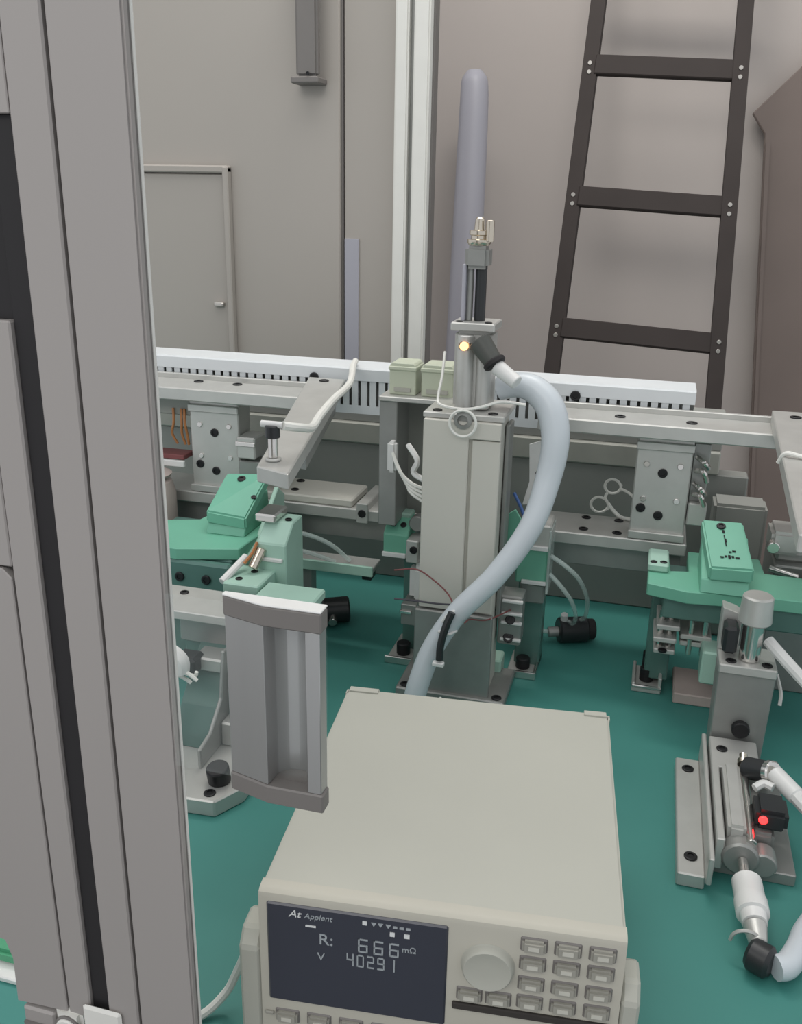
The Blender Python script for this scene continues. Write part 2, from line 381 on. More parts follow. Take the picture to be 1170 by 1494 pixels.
for k, (a, b) in enumerate((((-.200, .88, .012), (-.188, .885, .045)), ((-.194, .88, .010), (-.184, .886, .040)), ((-.206, .88, .012), (-.186, .884, .036)))):
    part('strand', TU([a, [(a[i] + b[i]) / 2 + (.003 if i == 0 else 0) for i in range(3)], b], .0013, 6, 4), 'wire_w', t)
single('wire', TU([(-.262, .95, .163), (-.235, .948, .168), (-.213, .945, .158), (-.196, .938, .148), (-.184, .915, .146)], .0009, 6), 'wire_r', 'thin red wire looping across the white column to the hose tie', 'wire')
single('wire', TU([(-.262, .952, .126), (-.235, .949, .128), (-.21, .945, .130), (-.19, .93, .138), (-.182, .913, .145)], .0011, 6), 'wire_k', 'thin dark wire running straight across the column to the hose tie', 'wire')
single('wire', TU([(-.142, .975, .146), (-.155, .95, .144), (-.168, .93, .139), (-.178, .91, .143)], .0011, 6), 'wire_k', 'short dark wire between the hose tie and green flank fixture', 'wire')
single('wire', TU([(-.128, 1.01, .107), (-.15, .95, .116), (-.165, .920, .128), (-.168, .9035, .131)], .0009, 6), 'wire_r', 'thin red wire from the hose tie to the bolted clamp', 'wire')
# white wire with ring on top of column
t = thing('white_wire', 'thin white wire with a small ring lying on top of the column', 'wire', (-.18, .965, .35))
part('lead', TU([(-.222, 1.0, .41), (-.221, .985, .385), (-.222, .972, .363), (-.215, .962, .358), (-.190, .955, .357), (-.170, .955, .361), (-.150, .96, .367), (-.125, .968, .364)], .0016, 6), 'wire_w', t)
part('ring', TU([(-.189 + .0145 * math.cos(a), .951, .3425 + .0145 * math.sin(a)) for a in [R(k * 30 + 90) for k in range(13)]], .0016, 6, 3), 'wire_w', t)
part('boss', lathe(bmesh.new(), (-.190, .963, .3445), (-.190, .950, .3445), [(0, .010), (.008, .010), (.009, .006), (.004, .005)], 14), 'alu_d', t)

# portal bracket
t = thing('portal_bracket', 'dark grey angled bracket standing beside the white column', 'bracket', (-.27, 1.06, .17))
part('upright', B(-.306, -.284, 1.030, 1.10, .187, .343, .001), 'alu_d', t)
part('top_flange', B(-.306, -.235, 1.026, 1.10, .343, .349, .001), 'alu', t)
part('rear_plate', B(-.285, -.236, 1.085, 1.095, .187, .343, .001), 'charcoal', t)
part('foot', B(-.306, -.240, 1.095, 1.112, .187, .193, .001), 'alu_d', t)
for x0, x1, lab in ((-.297, -.265, 'pale green connector block at the outer end of the dark bracket'), (-.258, -.220, 'pale green connector block between column cylinder and its twin')):
    t = thing('connector_block', lab, 'connector', ((x0 + x1) / 2, 1.055, .349))
    part('housing', PR([(x0, .349), (x1, .349), (x1, .384), (x1 - .003, .387), (x0 + .003, .387), (x0, .384)], 'y', 1.04, 1.075, .001), 'celery', t, smooth=False)
    part('rim', B(x0 - .001, x1 + .001, 1.038, 1.077, .378, .383, .001), 'celery', t)
    part('notch', B(x0 + .006, x1 - .006, 1.0385, 1.0405, .353, .358), 'strip', t)
t = thing('wire_bundle', 'bundle of white wires and a plug under the dark bracket', 'wires', (-.262, 1.01, .24))
part('plug', B(-.289, -.278, 1.005, 1.018, .262, .30, .003, 2), 'tip', t)
for k in range(4):
    part('strand', TU([(-.284 + .002 * k, 1.008, .29 - .006 * k), (-.272 + .003 * k, 1.0, .268 - .005 * k), (-.255, .995, .255 - .004 * k), (-.232, .99, .250 - .006 * k)], .0022, 6, 5), 'wire_w', t)
part('loop', TU([(-.262, 1.0, .30), (-.248, .99, .285), (-.252, .99, .27), (-.234, .985, .262)], .0035, 6, 6), 'tip', t)
# flat white ribbon at the hose
single('ribbon_cable', PR([(-.134, .287), (-.114, .295), (-.112, .262), (-.119, .235), (-.105, .213), (-.138, .209), (-.131, .24)], 'y', 1.098, 1.101), 'tip', 'flat white ribbon hanging behind the thick hose', 'ribbon', smooth=False)
single('cable_clip', TU([(-.118, 1.06, .262), (-.110, 1.05, .275), (-.103, 1.05, .262), (-.107, 1.055, .243), (-.114, 1.06, .232)], .0025, 8, 6), 'black', 'black clip loop between the white ribbon and thick hose', 'clip')
single('blue_hose', TU([(-.140, 1.03, .245), (-.127, 1.02, .225), (-.122, 1.01, .205), (-.128, 1.0, .180), (-.140, 1.0, .165)], .002, 8, 6), 'blue', 'thin blue air line curving out behind the white column', 'air line')
single('green_shield', PR([(-.147, .215), (-.138, .222), (-.127, .205), (-.124, .18), (-.132, .150), (-.147, .14)], 'y', 1.035, 1.040), 'mint', 'green plastic shield peeking out beside the white column', 'shield', smooth=False)

# coiled wire loops
t = thing('coiled_wire', 'white wire coiled into two loops in front of the charcoal cover', 'wire', (-.03, 1.19, .176))
for c, r in (((-.0475, .187), .0115), ((-.0325, .214), .0105)):
    part('loop', TU([(c[0] + r * math.cos(a), 1.19 + .001 * k, c[1] + r * math.sin(a)) for k, a in enumerate([R(q * 30 - 20) for q in range(14)])], .0019, 6, 3), 'wire_w', t)
part('lead', TU([(-.036, 1.188, .192), (-.028, 1.185, .184), (-.018, 1.18, .178), (-.004, 1.17, .180)], .0024, 6), 'wire_w', t)
part('lead', TU([(-.023, 1.19, .214), (-.012, 1.185, .211), (-.002, 1.18, .205)], .0018, 6), 'wire_w', t)
part('lead', TU([(-.039, 1.19, .206), (-.041, 1.19, .200), (-.038, 1.19, .194)], .002, 6), 'wire_w', t)

# actuator bits beside right riser
t = thing('slide_actuator', 'small chrome slide actuator attached beside the drilled riser block', 'actuator', (.07, 1.13, .2))
part('rail', B(.060, .079, 1.122, 1.146, .200, .30, .001), 'alu_d', t)
part('bracket', B(.060, .082, 1.110, 1.122, .200, .228, .0015), 'alu', t)
for k, z in enumerate((.285, .268, .252, .238)):
    part('fitting', TU([(.064, 1.115, z), (.072, 1.105, z - .004 + .006 * (k % 2)), (.078, 1.112, z - .012)], .0032, 8, 5), 'chrome', t)
t = thing('slide_actuator', 'small chrome slide actuator between riser block and slanted arm', 'actuator', (-.515, 1.12, .23))
part('body', B(-.527, -.500, 1.10, 1.14, .232, .262, .002), 'alu', t)
part('band', B(-.528, -.499, 1.098, 1.10, .250, .256, .0008), 'chrome', t)
part('arm', B(-.527, -.470, 1.105, 1.135, .205, .228, .0015), 'alu_d', t)

# small cylinder on left arm tip
t = thing('pin_fitting', 'small metal pin with black elbow on the slanted arm tip', 'fitting', (-.326, .757, .3405))
part('base_washer', CY((-.326, .757, .3405), (-.326, .757, .3435), .0075), 'alu', t)
part('pin', CY((-.326, .757, .3435), (-.326, .757, .363), .0045), 'chrome', t)
part('elbow', CY((-.326, .757, .362), (-.326, .757, .374), .0068), 'black', t)
part('collar', CY((-.337, .757, .3745), (-.316, .757, .3745), .0032), 'tip', t)
single('air_line', TU([(-.316, .757, .374), (-.306, .775, .369), (-.308, .81, .361), (-.322, .87, .358), (-.336, .95, .357), (-.350, 1.05, .356), (-.372, 1.13, .3615), (-.385, 1.18, .360)], .0042, 10), 'wire_w', 'white air line from the slanted arm tip up to the cable duct', 'air line')

# ================================================================== mint fixtures
def wedge_block(t, corners, th):
    """sloping block: 4 top corners (world), thickness th straight down"""
    bm = bmesh.new(); a = [bm.verts.new(c) for c in corners]; b = [bm.verts.new((c[0], c[1], c[2] - th)) for c in corners]
    bm.faces.new(a); bm.faces.new(b[::-1])
    for i in range(4): bm.faces.new((a[i], b[i], b[(i + 1) % 4], a[(i + 1) % 4]))
    bmesh.ops.recalc_face_normals(bm, faces=bm.faces[:])
    bmesh.ops.bevel(bm, geom=bm.edges[:], offset=.002, segments=2, affect='EDGES', clamp_overlap=True)
    return part('raised_block', bm, 'mint', t)
def on_quad(c, u, v, h=.0008):
    c = [Vector(p) for p in c]; a = c[0].lerp(c[1], u); b = c[3].lerp(c[2], u); n = (c[1] - c[0]).cross(c[3] - c[0]); n = -n if n.z < 0 else n
    return a.lerp(b, v) + n.normalized() * h, n.normalized()
# fixture with arrow marks
t = thing('mint_fixture', 'mint green fixture with a raised block bearing dark marks near the charcoal box', 'fixture', (.09, 1.03, 0))
c = [(.0835, .98, .199), (.129, .98, .201), (.118, 1.05, .231), (.0735, 1.05, .230)]
rb = wedge_block(t, c, .016)
p, n = on_quad(c, .44, .86); screw(rb, p - n * .0006, .0050, n)
def mark(u0, u1, v0, v1):
    q = [on_quad(c, u, v)[0] for u, v in ((u0, v0), (u1, v0), (u1, v1), (u0, v1))]
    bm = bmesh.new(); bm.faces.new([bm.verts.new(x) for x in q]); bmesh.ops.solidify(bm, geom=bm.faces[:], thickness=.0006); part('printed_mark', bm, 'screw', rb, smooth=False)
mark(.455, .48, .45, .68); mark(.47, .50, .52, .60); mark(.44, .50, .72, .78)
for u0, u1, v0, v1 in ((.28, .36, .20, .23), (.38, .44, .22, .25), (.46, .52, .19, .26), (.54, .60, .21, .25), (.62, .72, .20, .23), (.50, .56, .31, .34), (.58, .66, .33, .36)): mark(u0, u1, v0, v1)
part('platform', PR([(.021, .986), (.064, .974), (.144, .984), (.26, .984), (.26, 1.05), (.150, 1.055), (.148, 1.10), (.066, 1.10), (.066, 1.035), (.046, 1.03), (.044, 1.075), (.021, 1.075)], 'z', .155, .170, .0012), 'mint', t, smooth=False)
tb = part('tab', B(.020, .043, 1.020, 1.072, .170, .180, .002), 'mint_p', t)
screw(tb, (.026, 1.026, .1797), .004); screw(tb, (.037, 1.028, .1797), .004)
part('block_support', PR([(.976, .17), (1.056, .17), (1.052, .212), (.982, .184)], 'x', .076, .126, .001), 'mint', t, smooth=False)
part('lower_tray', B(.04, .22, .99, 1.09, .128, .155, .002), 'mint_d', t)
for k, (x0, x1, z) in enumerate(((.036, .062, .118), (.034, .060, .100), (.036, .060, .084), (.064, .098, .104), (.064, .100, .094))):
    part('clamp_plate', B(x0, x1, .992 + .004 * k, 1.05, z - .006, z, .0012), 'alu', t)
for x in (.042, .052, .075, .09): part('guide_pin', CY((x, 1.01, .078), (x, 1.01, .13), .0035, seg=10), 'chrome', t)
screw(t, (.046, .998, .0835), .005)
part('light_block', B(.088, .106, .975, 1.01, .06, .10, .002), 'mint_p', t)
part('post', B(.03, .058, 1.06, 1.10, .012, .128, .002), 'mint_d', t)
part('post', B(.12, .16, 1.05, 1.10, 0, .13, .002), 'alu_d', t)
ft = part('foot', B(.017, .052, 1.045, 1.105, 0, .006, .001), 'alu', t)
part('foot_rim', B(.017, .021, 1.045, 1.105, .006, .012, .001), 'alu', ft); part('foot_rim', B(.048, .052, 1.045, 1.115, .006, .022, .001), 'alu', ft)
part('foot_rim', B(.017, .052, 1.043, 1.047, .006, .010, .001), 'chrome', ft)
part('foot_bolt', CY((.034, 1.068, .006), (.034, 1.068, .024), .0085), 'screw', ft); part('foot_bolt', CY((.036, 1.09, .006), (.036, 1.09, .034), .0085), 'screw', ft)
part('base_plate', B(.066, .122, 1.03, 1.10, 0, .014, .0015), 'pink', t)

# left fixture
t = thing('mint_fixture', 'mint green fixture with a plain raised block below the slanted arm', 'fixture', (-.5, 1.0, 0))
c = [(-.514, .98, .198), (-.461, .98, .194), (-.459, 1.05, .232), (-.518, 1.05, .227)]
rb = wedge_block(t, c, .016)
p, n = on_quad(c, .44, .84); screw(rb, p - n * .0006, .0055, n); p, n = on_quad(c, .94, .45); screw(rb, p - n * .0006, .0035, n)
mark(.40, .44, .48, .64)
part('platform', PR([(-.60, .93), (-.525, .918), (-.452, .94), (-.448, 1.01), (-.452, 1.078), (-.535, 1.075), (-.545, 1.02), (-.60, 1.00)], 'z', .155, .170, .0012), 'mint', t, smooth=False)
part('block_support', PR([(.976, .17), (1.056, .17), (1.052, .210), (.982, .182)], 'x', -.513, -.462, .001), 'mint', t, smooth=False)
part('side_wall', PR([(.945, .10), (1.07, .10), (1.07, .20), (1.05, .215), (.985, .165), (.945, .150)], 'x', -.452, -.446, .001), 'mint_p', t, smooth=False)
fw = part('front_cover', B(-.60, -.455, .917, .93, .075, .155, .003), 'mint_d', t)
for x in (-.52, -.485): screw(fw, (x, .916, .135), .006, (0, -1, 0))
for x in (-.53, -.50): part('pin', CY((x, .918, .09), (x, .912, .09), .005, seg=10), 'chrome', fw)
part('post', B(-.60, -.46, .935, 1.06, 0, .155, .002), 'mint_d', t)
nb = part('nest_block', PR([(.93, .09), (.985, .09), (.985, .205), (.955, .205), (.93, .185)], 'x', -.424, -.388, .0015), 'mint_p', t, smooth=False)
screw(nb, (-.397, .962, .2055), .0042)
part('nest_cap', B(-.433, -.407, .945, .985, .205, .215, .002), 'chrome', t)
part('nest_band', B(-.425, -.392, .927, .931, .163, .168, .001), 'tip', t)
part('spring', CY((-.424, .915, .158), (-.418, .93, .178), .006), 'brass', t)
st = part('stop_plate', B(-.446, -.402, .88, .935, .135, .152, .0015), 'mint_p', t)
screw(st, (-.432, .895, .1518), .0042); screw(st, (-.424, .920, .1518), .0042)
part('stop_pin', CY((-.449, .885, .150), (-.436, .925, .168), .0045, seg=10), 'tip', t)
part('lead', TU([(-.424, .93, .185), (-.426, .92, .175), (-.432, .91, .165)], .002, 6, 5), 'orange', t)
part('stand', B(-.425, -.388, .93, .985, 0, .09, .002), 'mint_d', t)
# shelf strip behind
t = thing('drip_shelf', 'narrow grey shelf strip under the clear air lines', 'shelf', (-.37, 1.06, 0))
part('shelf', B(-.43, -.317, 1.045, 1.082, .112, .119, .001), 'alu', t)
part('lip', B(-.43, -.317, 1.043, 1.047, .108, .122, .001), 'mint_p', t)
part('end_stop', B(-.335, -.322, 1.055, 1.075, .098, .112, .001), 'black', t)
part('leg', B(-.42, -.405, 1.055, 1.075, 0, .112, .001), 'alu_d', t)

# flank fixtures beside the column
t = thing('flank_clamp', 'small mint clamp head on a bolted foot beside the hose side wires', 'clamp', (-.275, 1.06, 0))
hb = part('head', PR([(1.04, .142), (1.075, .142), (1.075, .190), (1.062, .190), (1.04, .172)], 'x', -.302, -.270, .0015), 'mint', t, smooth=False)
part('top_cap', B(-.298, -.272, 1.06, 1.082, .182, .194, .002), 'mint_p', hb); part('front_edge', B(-.303, -.272, 1.037, 1.041, .142, .148, .0008), 'tip', hb)
for x in (-.292, -.279): screw(hb, (x, 1.0515, .1815), .004, (0, -.6, .8))
jw = part('jaw', B(-.270, -.254, 1.03, 1.06, .140, .170, .0015), 'alu', t); screw(jw, (-.260, 1.03, .158), .005, (0, -1, 0))
part('jaw_gear', CY((-.262, 1.05, .185), (-.262, 1.065, .185), .010), 'alu_d', t)
part('cover', B(-.266, -.235, 1.03, 1.06, .085, .138, .008, 2), 'tip', t)
part('stem', B(-.280, -.250, 1.06, 1.09, 0, .142, .002), 'mint_d', t)
part('bracket', B(-.272, -.252, 1.02, 1.06, .060, .088, .001), 'alu_d', t); part('bracket_edge', B(-.273, -.258, 1.017, 1.021, .076, .080, .0006), 'chrome', t)
ft = part('foot', PR([(-.292, 1.028), (-.257, 1.028), (-.262, 1.10), (-.292, 1.10)], 'z', 0, .006, .001), 'alu', t, smooth=False)
part('foot_bolt', CY((-.274, 1.045, .006), (-.274, 1.045, .022), .009), 'screw', ft); part('foot_bolt', CY((-.268, 1.07, .006), (-.268, 1.07, .030), .009), 'screw', ft)
part('foot_rim', B(-.294, -.256, 1.024, 1.028, 0, .010, .0008), 'chrome', ft)
t = thing('flank_clamp', 'tall layered clamp with bolted foot on the hose side of column', 'clamp', (-.12, 1.06, 0))
hb = part('head', B(-.134, -.096, 1.04, 1.075, .128, .176, .002), 'mint', t)
part('top_cap', B(-.128, -.094, 1.036, 1.08, .176, .206, .002), 'alu', hb); part('cap_edge', B(-.126, -.096, 1.033, 1.037, .174, .180, .0008), 'tip', hb)
part('front_edge', B(-.126, -.096, 1.037, 1.041, .128, .133, .0008), 'tip', hb)
part('side_sheet', B(-.096, -.093, 1.036, 1.08, .118, .2, .0008), 'clear', hb)
part('under_block', B(-.128, -.098, 1.045, 1.075, .100, .126, .002), 'alu_d', t)
cp = part('clamp_stack', B(-.146, -.118, 1.0, 1.03, .062, .126, .002), 'alu_d', t)
for z in (.122, .106, .094, .072): part('clamp_edge', B(-.142, -.117, .996, 1.001, z - .0035, z, .0008), 'tip', cp)
screw(cp, (-.131, .999, .096), .006, (0, -.8, .6)); screw(cp, (-.132, .999, .072), .0065, (0, -.8, .6))
part('stem', B(-.132, -.100, 1.065, 1.10, 0, .128, .002), 'mint_d', t)
ft = part('foot', PR([(-.137, 1.038), (-.103, 1.038), (-.106, 1.10), (-.137, 1.10)], 'z', 0, .006, .001), 'alu', t, smooth=False)
part('foot_bolt', CY((-.119, 1.055, .006), (-.119, 1.055, .02), .009), 'screw', ft); part('foot_bolt', CY((-.119, 1.08, .006), (-.119, 1.08, .028), .009), 'screw', ft)
part('foot_rim', B(-.139, -.102, 1.034, 1.038, 0, .010, .0008), 'chrome', ft); part('foot_rim', B(-.103, -.100, 1.034, 1.10, 0, .010, .0008), 'chrome', ft)
part('side_block', B(-.162, -.142, 1.02, 1.05, 0, .028, .002), 'mint_p', t)

# clear air lines
for pts, lab in (([(-.43, 1.02, .166), (-.405, 1.03, .163), (-.375, 1.045, .147), (-.352, 1.058, .122)], 'clear air line arching high over the narrow grey shelf strip'),
                 ([(-.43, 1.015, .146), (-.405, 1.025, .141), (-.385, 1.04, .130), (-.37, 1.05, .121)], 'clear air line dipping low onto the narrow grey shelf strip'),
                 ([(-.095, 1.06, .160), (-.075, 1.06, .148), (-.058, 1.07, .128), (-.048, 1.10, .09), (-.050, 1.135, .05), (-.056, 1.155, .036)], 'upper clear air line drooping from the tall layered clamp'),
                 ([(-.094, 1.055, .138), (-.078, 1.055, .122), (-.065, 1.065, .100), (-.060, 1.09, .07), (-.064, 1.12, .045), (-.072, 1.147, .034)], 'lower clear air line drooping from the tall layered clamp')):
    single('air_line', TU(pts, .0028, 10), 'clear', lab, 'air line')
# black valves on the bench
t = thing('flow_valve', 'black flow valve with white dot lying near the layered clamp', 'valve', (-.06, 1.17, 0))
part('body', CY((-.085, 1.150, .018), (-.048, 1.165, .018), .0175), 'black', t)
part('knob', CY((-.050, 1.164, .018), (-.038, 1.168, .018), .0145), 'rubber', t)
part('white_dot', CY((-.078, 1.150, .033), (-.078, 1.147, .044), .005, seg=10), 'tip', t)
part('nozzle', CY((-.098, 1.146, .015), (-.083, 1.151, .016), .007), 'alu_d', t)
single('air_line', TU([(-.098, 1.146, .016), (-.118, 1.138, .018), (-.135, 1.125, .020), (-.15, 1.11, .03)], .0032, 10), 'clear', 'clear air line between the black flow valve and layered clamp', 'air line')
t = thing('flow_valve', 'black flow valve with silver tip lying beyond the door handle', 'valve', (-.39, 1.12, 0))
part('body', CY((-.41, 1.11, .018), (-.375, 1.125, .020), .018), 'black', t)
part('tip', CY((-.393, 1.106, .016), (-.388, 1.090, .012), .006), 'chrome', t)

# ================================================================== right foreground clamp
t = thing('cylinder_clamp', 'aluminium clamp with pneumatic cylinder and glowing red sensor on the bench', 'clamp', (.11, .83, 0))
part('base_plate', B(.068, .092, .708, .892, 0, .014, .0012), 'alu', t)
for y in (.732, .872): screw(t, (.080, y, .0139), .006)
part('base_side', B(.092, .170, .735, .905, 0, .012, .001), 'alu_d', t)
part('upright_fin', B(.092, .0965, .70, .905, .012, .040, .001), 'alu', t)
ped = part('pedestal', PR([(.100, .0), (.152, .0), (.1545, .118), (.0985, .118)], 'y', .900, .935, .0012), 'alu_d', t, smooth=False)
part('pedestal_top', B(.0985, .1545, .895, .945, .118, .128, .0012), 'alu', ped)
screw(ped, (.110, .905, .1275), .0055); screw(ped, (.145, .905, .1275), .0055)
part('cross_bolt', CY((.128, .900, .056), (.128, .892, .056), .009), 'screw', ped); part('cross_bolt', CY((.128, .900, .020), (.128, .890, .020), .009), 'screw', ped)
pist = part('plunger', CY((.128, .915, .128), (.128, .915, .186), .0105), 'chrome', t)
part('plunger_head', CY((.128, .915, .170), (.128, .915, .200), .0165, .015), 'alu', pist)
part('side_bracket', PR([(.098, .128), (.118, .128), (.118, .168), (.112, .172), (.098, .176)], 'y', .93, .95, .001), 'alu', t, smooth=False)
part('clip', B(.100, .114, .905, .93, .135, .165, .003), 'black', t)
part('hanging_pin', TU([(.156, .91, .118), (.162, .905, .10), (.162, .90, .088)], .002, 6, 4), 'alu', t)
cb = part('cylinder_block', PR([(.0985, .725), (.106, .725), (.106, .84), (.145, .84), (.145, .895), (.0985, .895)], 'z', .012, .044, .001), 'alu', t, smooth=False)
screw(cb, (.110, .872, .0438), .0055)
part('barrel', B(.108, .124, .735, .838, .034, .052, .003, 2), 'alu', t)
part('barrel_rod', CY((.128, .728, .042), (.128, .836, .046), .0045), 'chrome', t)
part('barrel_side', B(.124, .150, .748, .838, .014, .040, .003, 2), 'alu_d', t)
part('end_cap', CY((.120, .722, .028), (.120, .738, .028), .016), 'alu_d', t)
part('end_cap', CY((.140, .726, .022), (.140, .745, .022), .012), 'alu_d', t)
s = part('sensor', B(.132, .160, .752, .786, .040, .060, .004, 2), 'black', t)
part('lamp', CY((.138, .7515, .053), (.138, .749, .053), .004, seg=12), 'led_r', s, label='glowing red indicator lamp')
part('elbow', CY((.130, .832, .052), (.150, .815, .062), .011, .010), 'black', t)
part('elbow_ring', CY((.147, .818, .060), (.152, .813, .063), .0115), 'chrome', t)
part('speed_screw', lathe(bmesh.new(), (.128, .840, .05), (.128, .853, .055), [(0, .006), (.005, .006), (.006, .004), (.012, .004)], 12), 'brass', t)
part('plug', CY((.152, .813, .063), (.170, .788, .058), .0085), 'tip', t)
part('ferrule', TU([(.134, .795, .055), (.142, .800, .058), (.150, .796, .058)], .004, 8, 4), 'tip', t)
part('rod', CY((.122, .722, .028), (.123, .700, .026), .0045), 'chrome', t)
part('muffler', lathe(bmesh.new(), (.1235, .702, .026), (.1275, .650, .022), [(0, .008), (.004, .0125), (.024, .0125), (.026, .0135), (.040, .0135), (.041, .011), (.050, .010)], 18), 'tip', t)
part('muffler_nut', CY((.1275, .652, .021), (.129, .634, .019), .0095, .007), 'alu', t)
part('elbow', lathe(bmesh.new(), (.122, .630, .014), (.140, .620, .014), [(0, .010), (.003, .013), (.016, .013), (.019, .010)], 16), 'black', t)
part('elbow_ring', TU([(.120 + .012 * math.cos(a), .636, .016 + .012 * math.sin(a)) for a in [R(k * 30) for k in range(7)]], .0015, 6, 3), 'alu', t)
single('milky_hose', TU([(.141, .6185, .014), (.150, .624, .014), (.161, .645, .014), (.170, .668, .014), (.185, .690, .014), (.21, .70, .013), (.25, .70, .012)], .010, 12), 'hose', 'short milky hose curling from the black elbow of the clamp', 'hose')
single('white_lead', TU([(.1700, .788, .058), (.178, .775, .056), (.190, .76, .054), (.21, .752, .045), (.24, .752, .02), (.27, .752, .008)], .0075, 10), 'tip', 'thick white lead leaving the red lit sensor clamp', 'cable')
single('white_tube', TU([(.144, .918, .150), (.155, .905, .143), (.172, .89, .131), (.20, .87, .11), (.235, .85, .08), (.27, .84, .01)], .0062, 10), 'tip', 'white air tube leaving the chrome plunger of the clamp', 'air line')

# actuator stack at the right edge
t = thing('linear_stage', 'grey linear stage of stacked bars behind the mint fixture arm', 'stage', (.22, 1.16, 0))
part('base', B(.166, .40, 1.10, 1.20, 0, .165, .002), 'alu_d', t)
part('bar', B(.168, .40, 1.115, 1.17, .165, .178, .003), 'alu', t)
part('bar', B(.175, .40, 1.12, 1.16, .182, .196, .003), 'alu_d', t)
part('carriage', B(.158, .192, 1.10, 1.15, .178, .206, .004, 2), 'alu', t)
part('knob', CY((.160, 1.10, .190), (.160, 1.088, .190), .007), 'chrome', t)
part('side_tab', B(.196, .202, 1.105, 1.115, .196, .225, .0015), 'tip', t)
part('front_pin', CY((.158, 1.085, .166), (.190, 1.080, .160), .004), 'chrome', t)
part('bright_block', B(.197, .225, 1.04, 1.08, .171, .196, .003), 'tip', t)
single('white_wire', TU([(.129, .935, .333), (.134, .93, .344), (.148, .925, .3435), (.17, .92, .3435), (.20, .915, .335), (.24, .91, .29)], .0022, 8), 'wire_w', 'thin white wire crossing the aluminium arm by the taupe board', 'wire')

# ================================================================== left foreground clamp (beyond the door)
t = thing('angle_clamp', 'aluminium clamp base with black knob seen between stile and door handle', 'clamp', (-.39, .75, 0))
part('base_plate', PR([(-.47, .668), (-.362, .675), (-.345, .705), (-.345, .78), (-.47, .78)], 'z', 0, .018, .0015), 'alu', t, smooth=False)
part('knob', CY((-.372, .708, .018), (-.372, .704, .036), .0115), 'screw', t)
screw(t, (-.372, .686, .0178), .006); screw(t, (-.385, .728, .0178), .006); screw(t, (-.352, .742, .0178), .0045)
part('rib', PR([(.72, .018), (.80, .018), (.80, .12), (.782, .12), (.772, .07), (.745, .045), (.72, .04)], 'x', -.402, -.398, .001), 'alu_d', t, smooth=False)
part('curved_guard', PR([(.752, .018), (.775, .018), (.80, .06), (.835, .10), (.83, .115), (.80, .09), (.77, .06)], 'x', -.445, -.402, .001), 'mint_d', t, smooth=False)
part('bridge', B(-.398, -.35, .765, .785, .018, .046, .002), 'alu', t)
part('motor', PR([(-.394, .05), (-.36, .05), (-.350, .065), (-.350, .088), (-.394, .088)], 'y', .79, .83, .002), 'charcoal', t, smooth=False)
part('motor_stand', B(-.392, -.36, .80, .825, 0, .05, .001), 'alu_d', t)
tp = part('top_plate', B(-.52, -.345, .80, .862, .140, .150, .001), 'alu', t)
screw(tp, (-.475, .845, .1498), .005)
part('top_plate_edge', B(-.40, -.330, .865, .905, .137, .149, .002), 'mint_p', t)
part('housing', B(-.47, -.39, .82, .86, .104, .14, .002), 'alu_d', t)
part('housing', B(-.44, -.36, .79, .83, .088, .104, .002), 'alu', t)
part('dark_joint', B(-.455, -.43, .775, .80, .088, .108, .003), 'black', t)
part('support', B(-.47, -.42, .83, .86, 0, .104, .002), 'mint_d', t)
part('fitting', TU([(-.478, .75, .112), (-.456, .752, .128), (-.437, .754, .119), (-.436, .754, .106)], .011, 10, 5), 'tip', t)
for k, p in enumerate(([(-.446, .755, .110), (-.430, .757, .103), (-.420, .758, .101), (-.418, .758, .106)], [(-.446, .755, .104), (-.432, .757, .097), (-.425, .758, .092)], [(-.44, .75, .112), (-.428, .752, .108), (-.415, .753, .099)])):
    part('lead', TU(p, .002, 6, 5), 'wire_w', t)
part('hose_stub', TU([(-.455, .73, .085), (-.45, .73, .06), (-.445, .735, .03), (-.44, .74, .02)], .006, 8, 5), 'hose', t)
part('white_tip', PR([(-.440, .030), (-.426, .042), (-.421, .038), (-.430, .022), (-.438, .018)], 'y', .718, .726, .001), 'tip', t, smooth=False)

# pale gadgets below left rail, partly hidden
t = thing('pink_dome', 'pale pinkish plastic dome under the drilled riser beside the door', 'dome', (-.645, 1.07, 0))
part('dome', lathe(bmesh.new(), (-.645, 1.07, .0), (-.645, 1.07, .21), [(0, .036), (.18, .036), (.198, .031), (.207, .02), (.21, .004)], 20), 'pink', t)
part('rim', lathe(bmesh.new(), (-.645, 1.07, .205), (-.645, 1.07, .216), [(0, .030), (.004, .032), (.007, .024), (.010, .006)], 20), 'pink', t)
t = thing('sensor_leads', 'orange and brown sensor leads hanging under the rail beside the riser', 'wires', (-.625, 1.13, .2))
part('block', B(-.66, -.602, 1.12, 1.15, .28, .308, .002), 'charcoal', t)
for k, x in enumerate((-.628, -.616, -.611)):
    part('lead', TU([(x, 1.118, .29), (x + .003, 1.112, .272), (x - .002 + .003 * k, 1.115, .255), (x + .004, 1.118, .24)], .0018, 6, 5), 'orange', t)
part('clip', B(-.655, -.606, 1.10, 1.13, .222, .229, .001), 'wire_r', t)
part('white_tag', B(-.66, -.604, 1.095, 1.10, .213, .222, .001), 'tip', t)

# ================================================================== foreground door
# all in the plane y = .391
t = thing('front_door', 'brushed grey enclosure door stile with a wide pull handle in front', 'door', (-.25, .391, -.05))
part('stile', B(-.2700, -.2318, .391, .3965, -.10, .80, .0012, 2), 'stile', t)
part('edge_line', B(-.2690, -.2325, .3965, .3980, -.10, .80), 'cap', t)
part('edge_bead', B(-.2690, -.2315, .3980, .4000, -.10, .80, .0006), 'post', t, label='pale glazing bead')
part('gap', B(-.2715, -.2694, .396, .401, -.10, .80), 'dark', t)
part('acrylic_plate', B(-.2319, -.1425, .3906, .3926, .272, .376, .0004), 'acrylic', t, smooth=False, label='clear acrylic mounting plate')
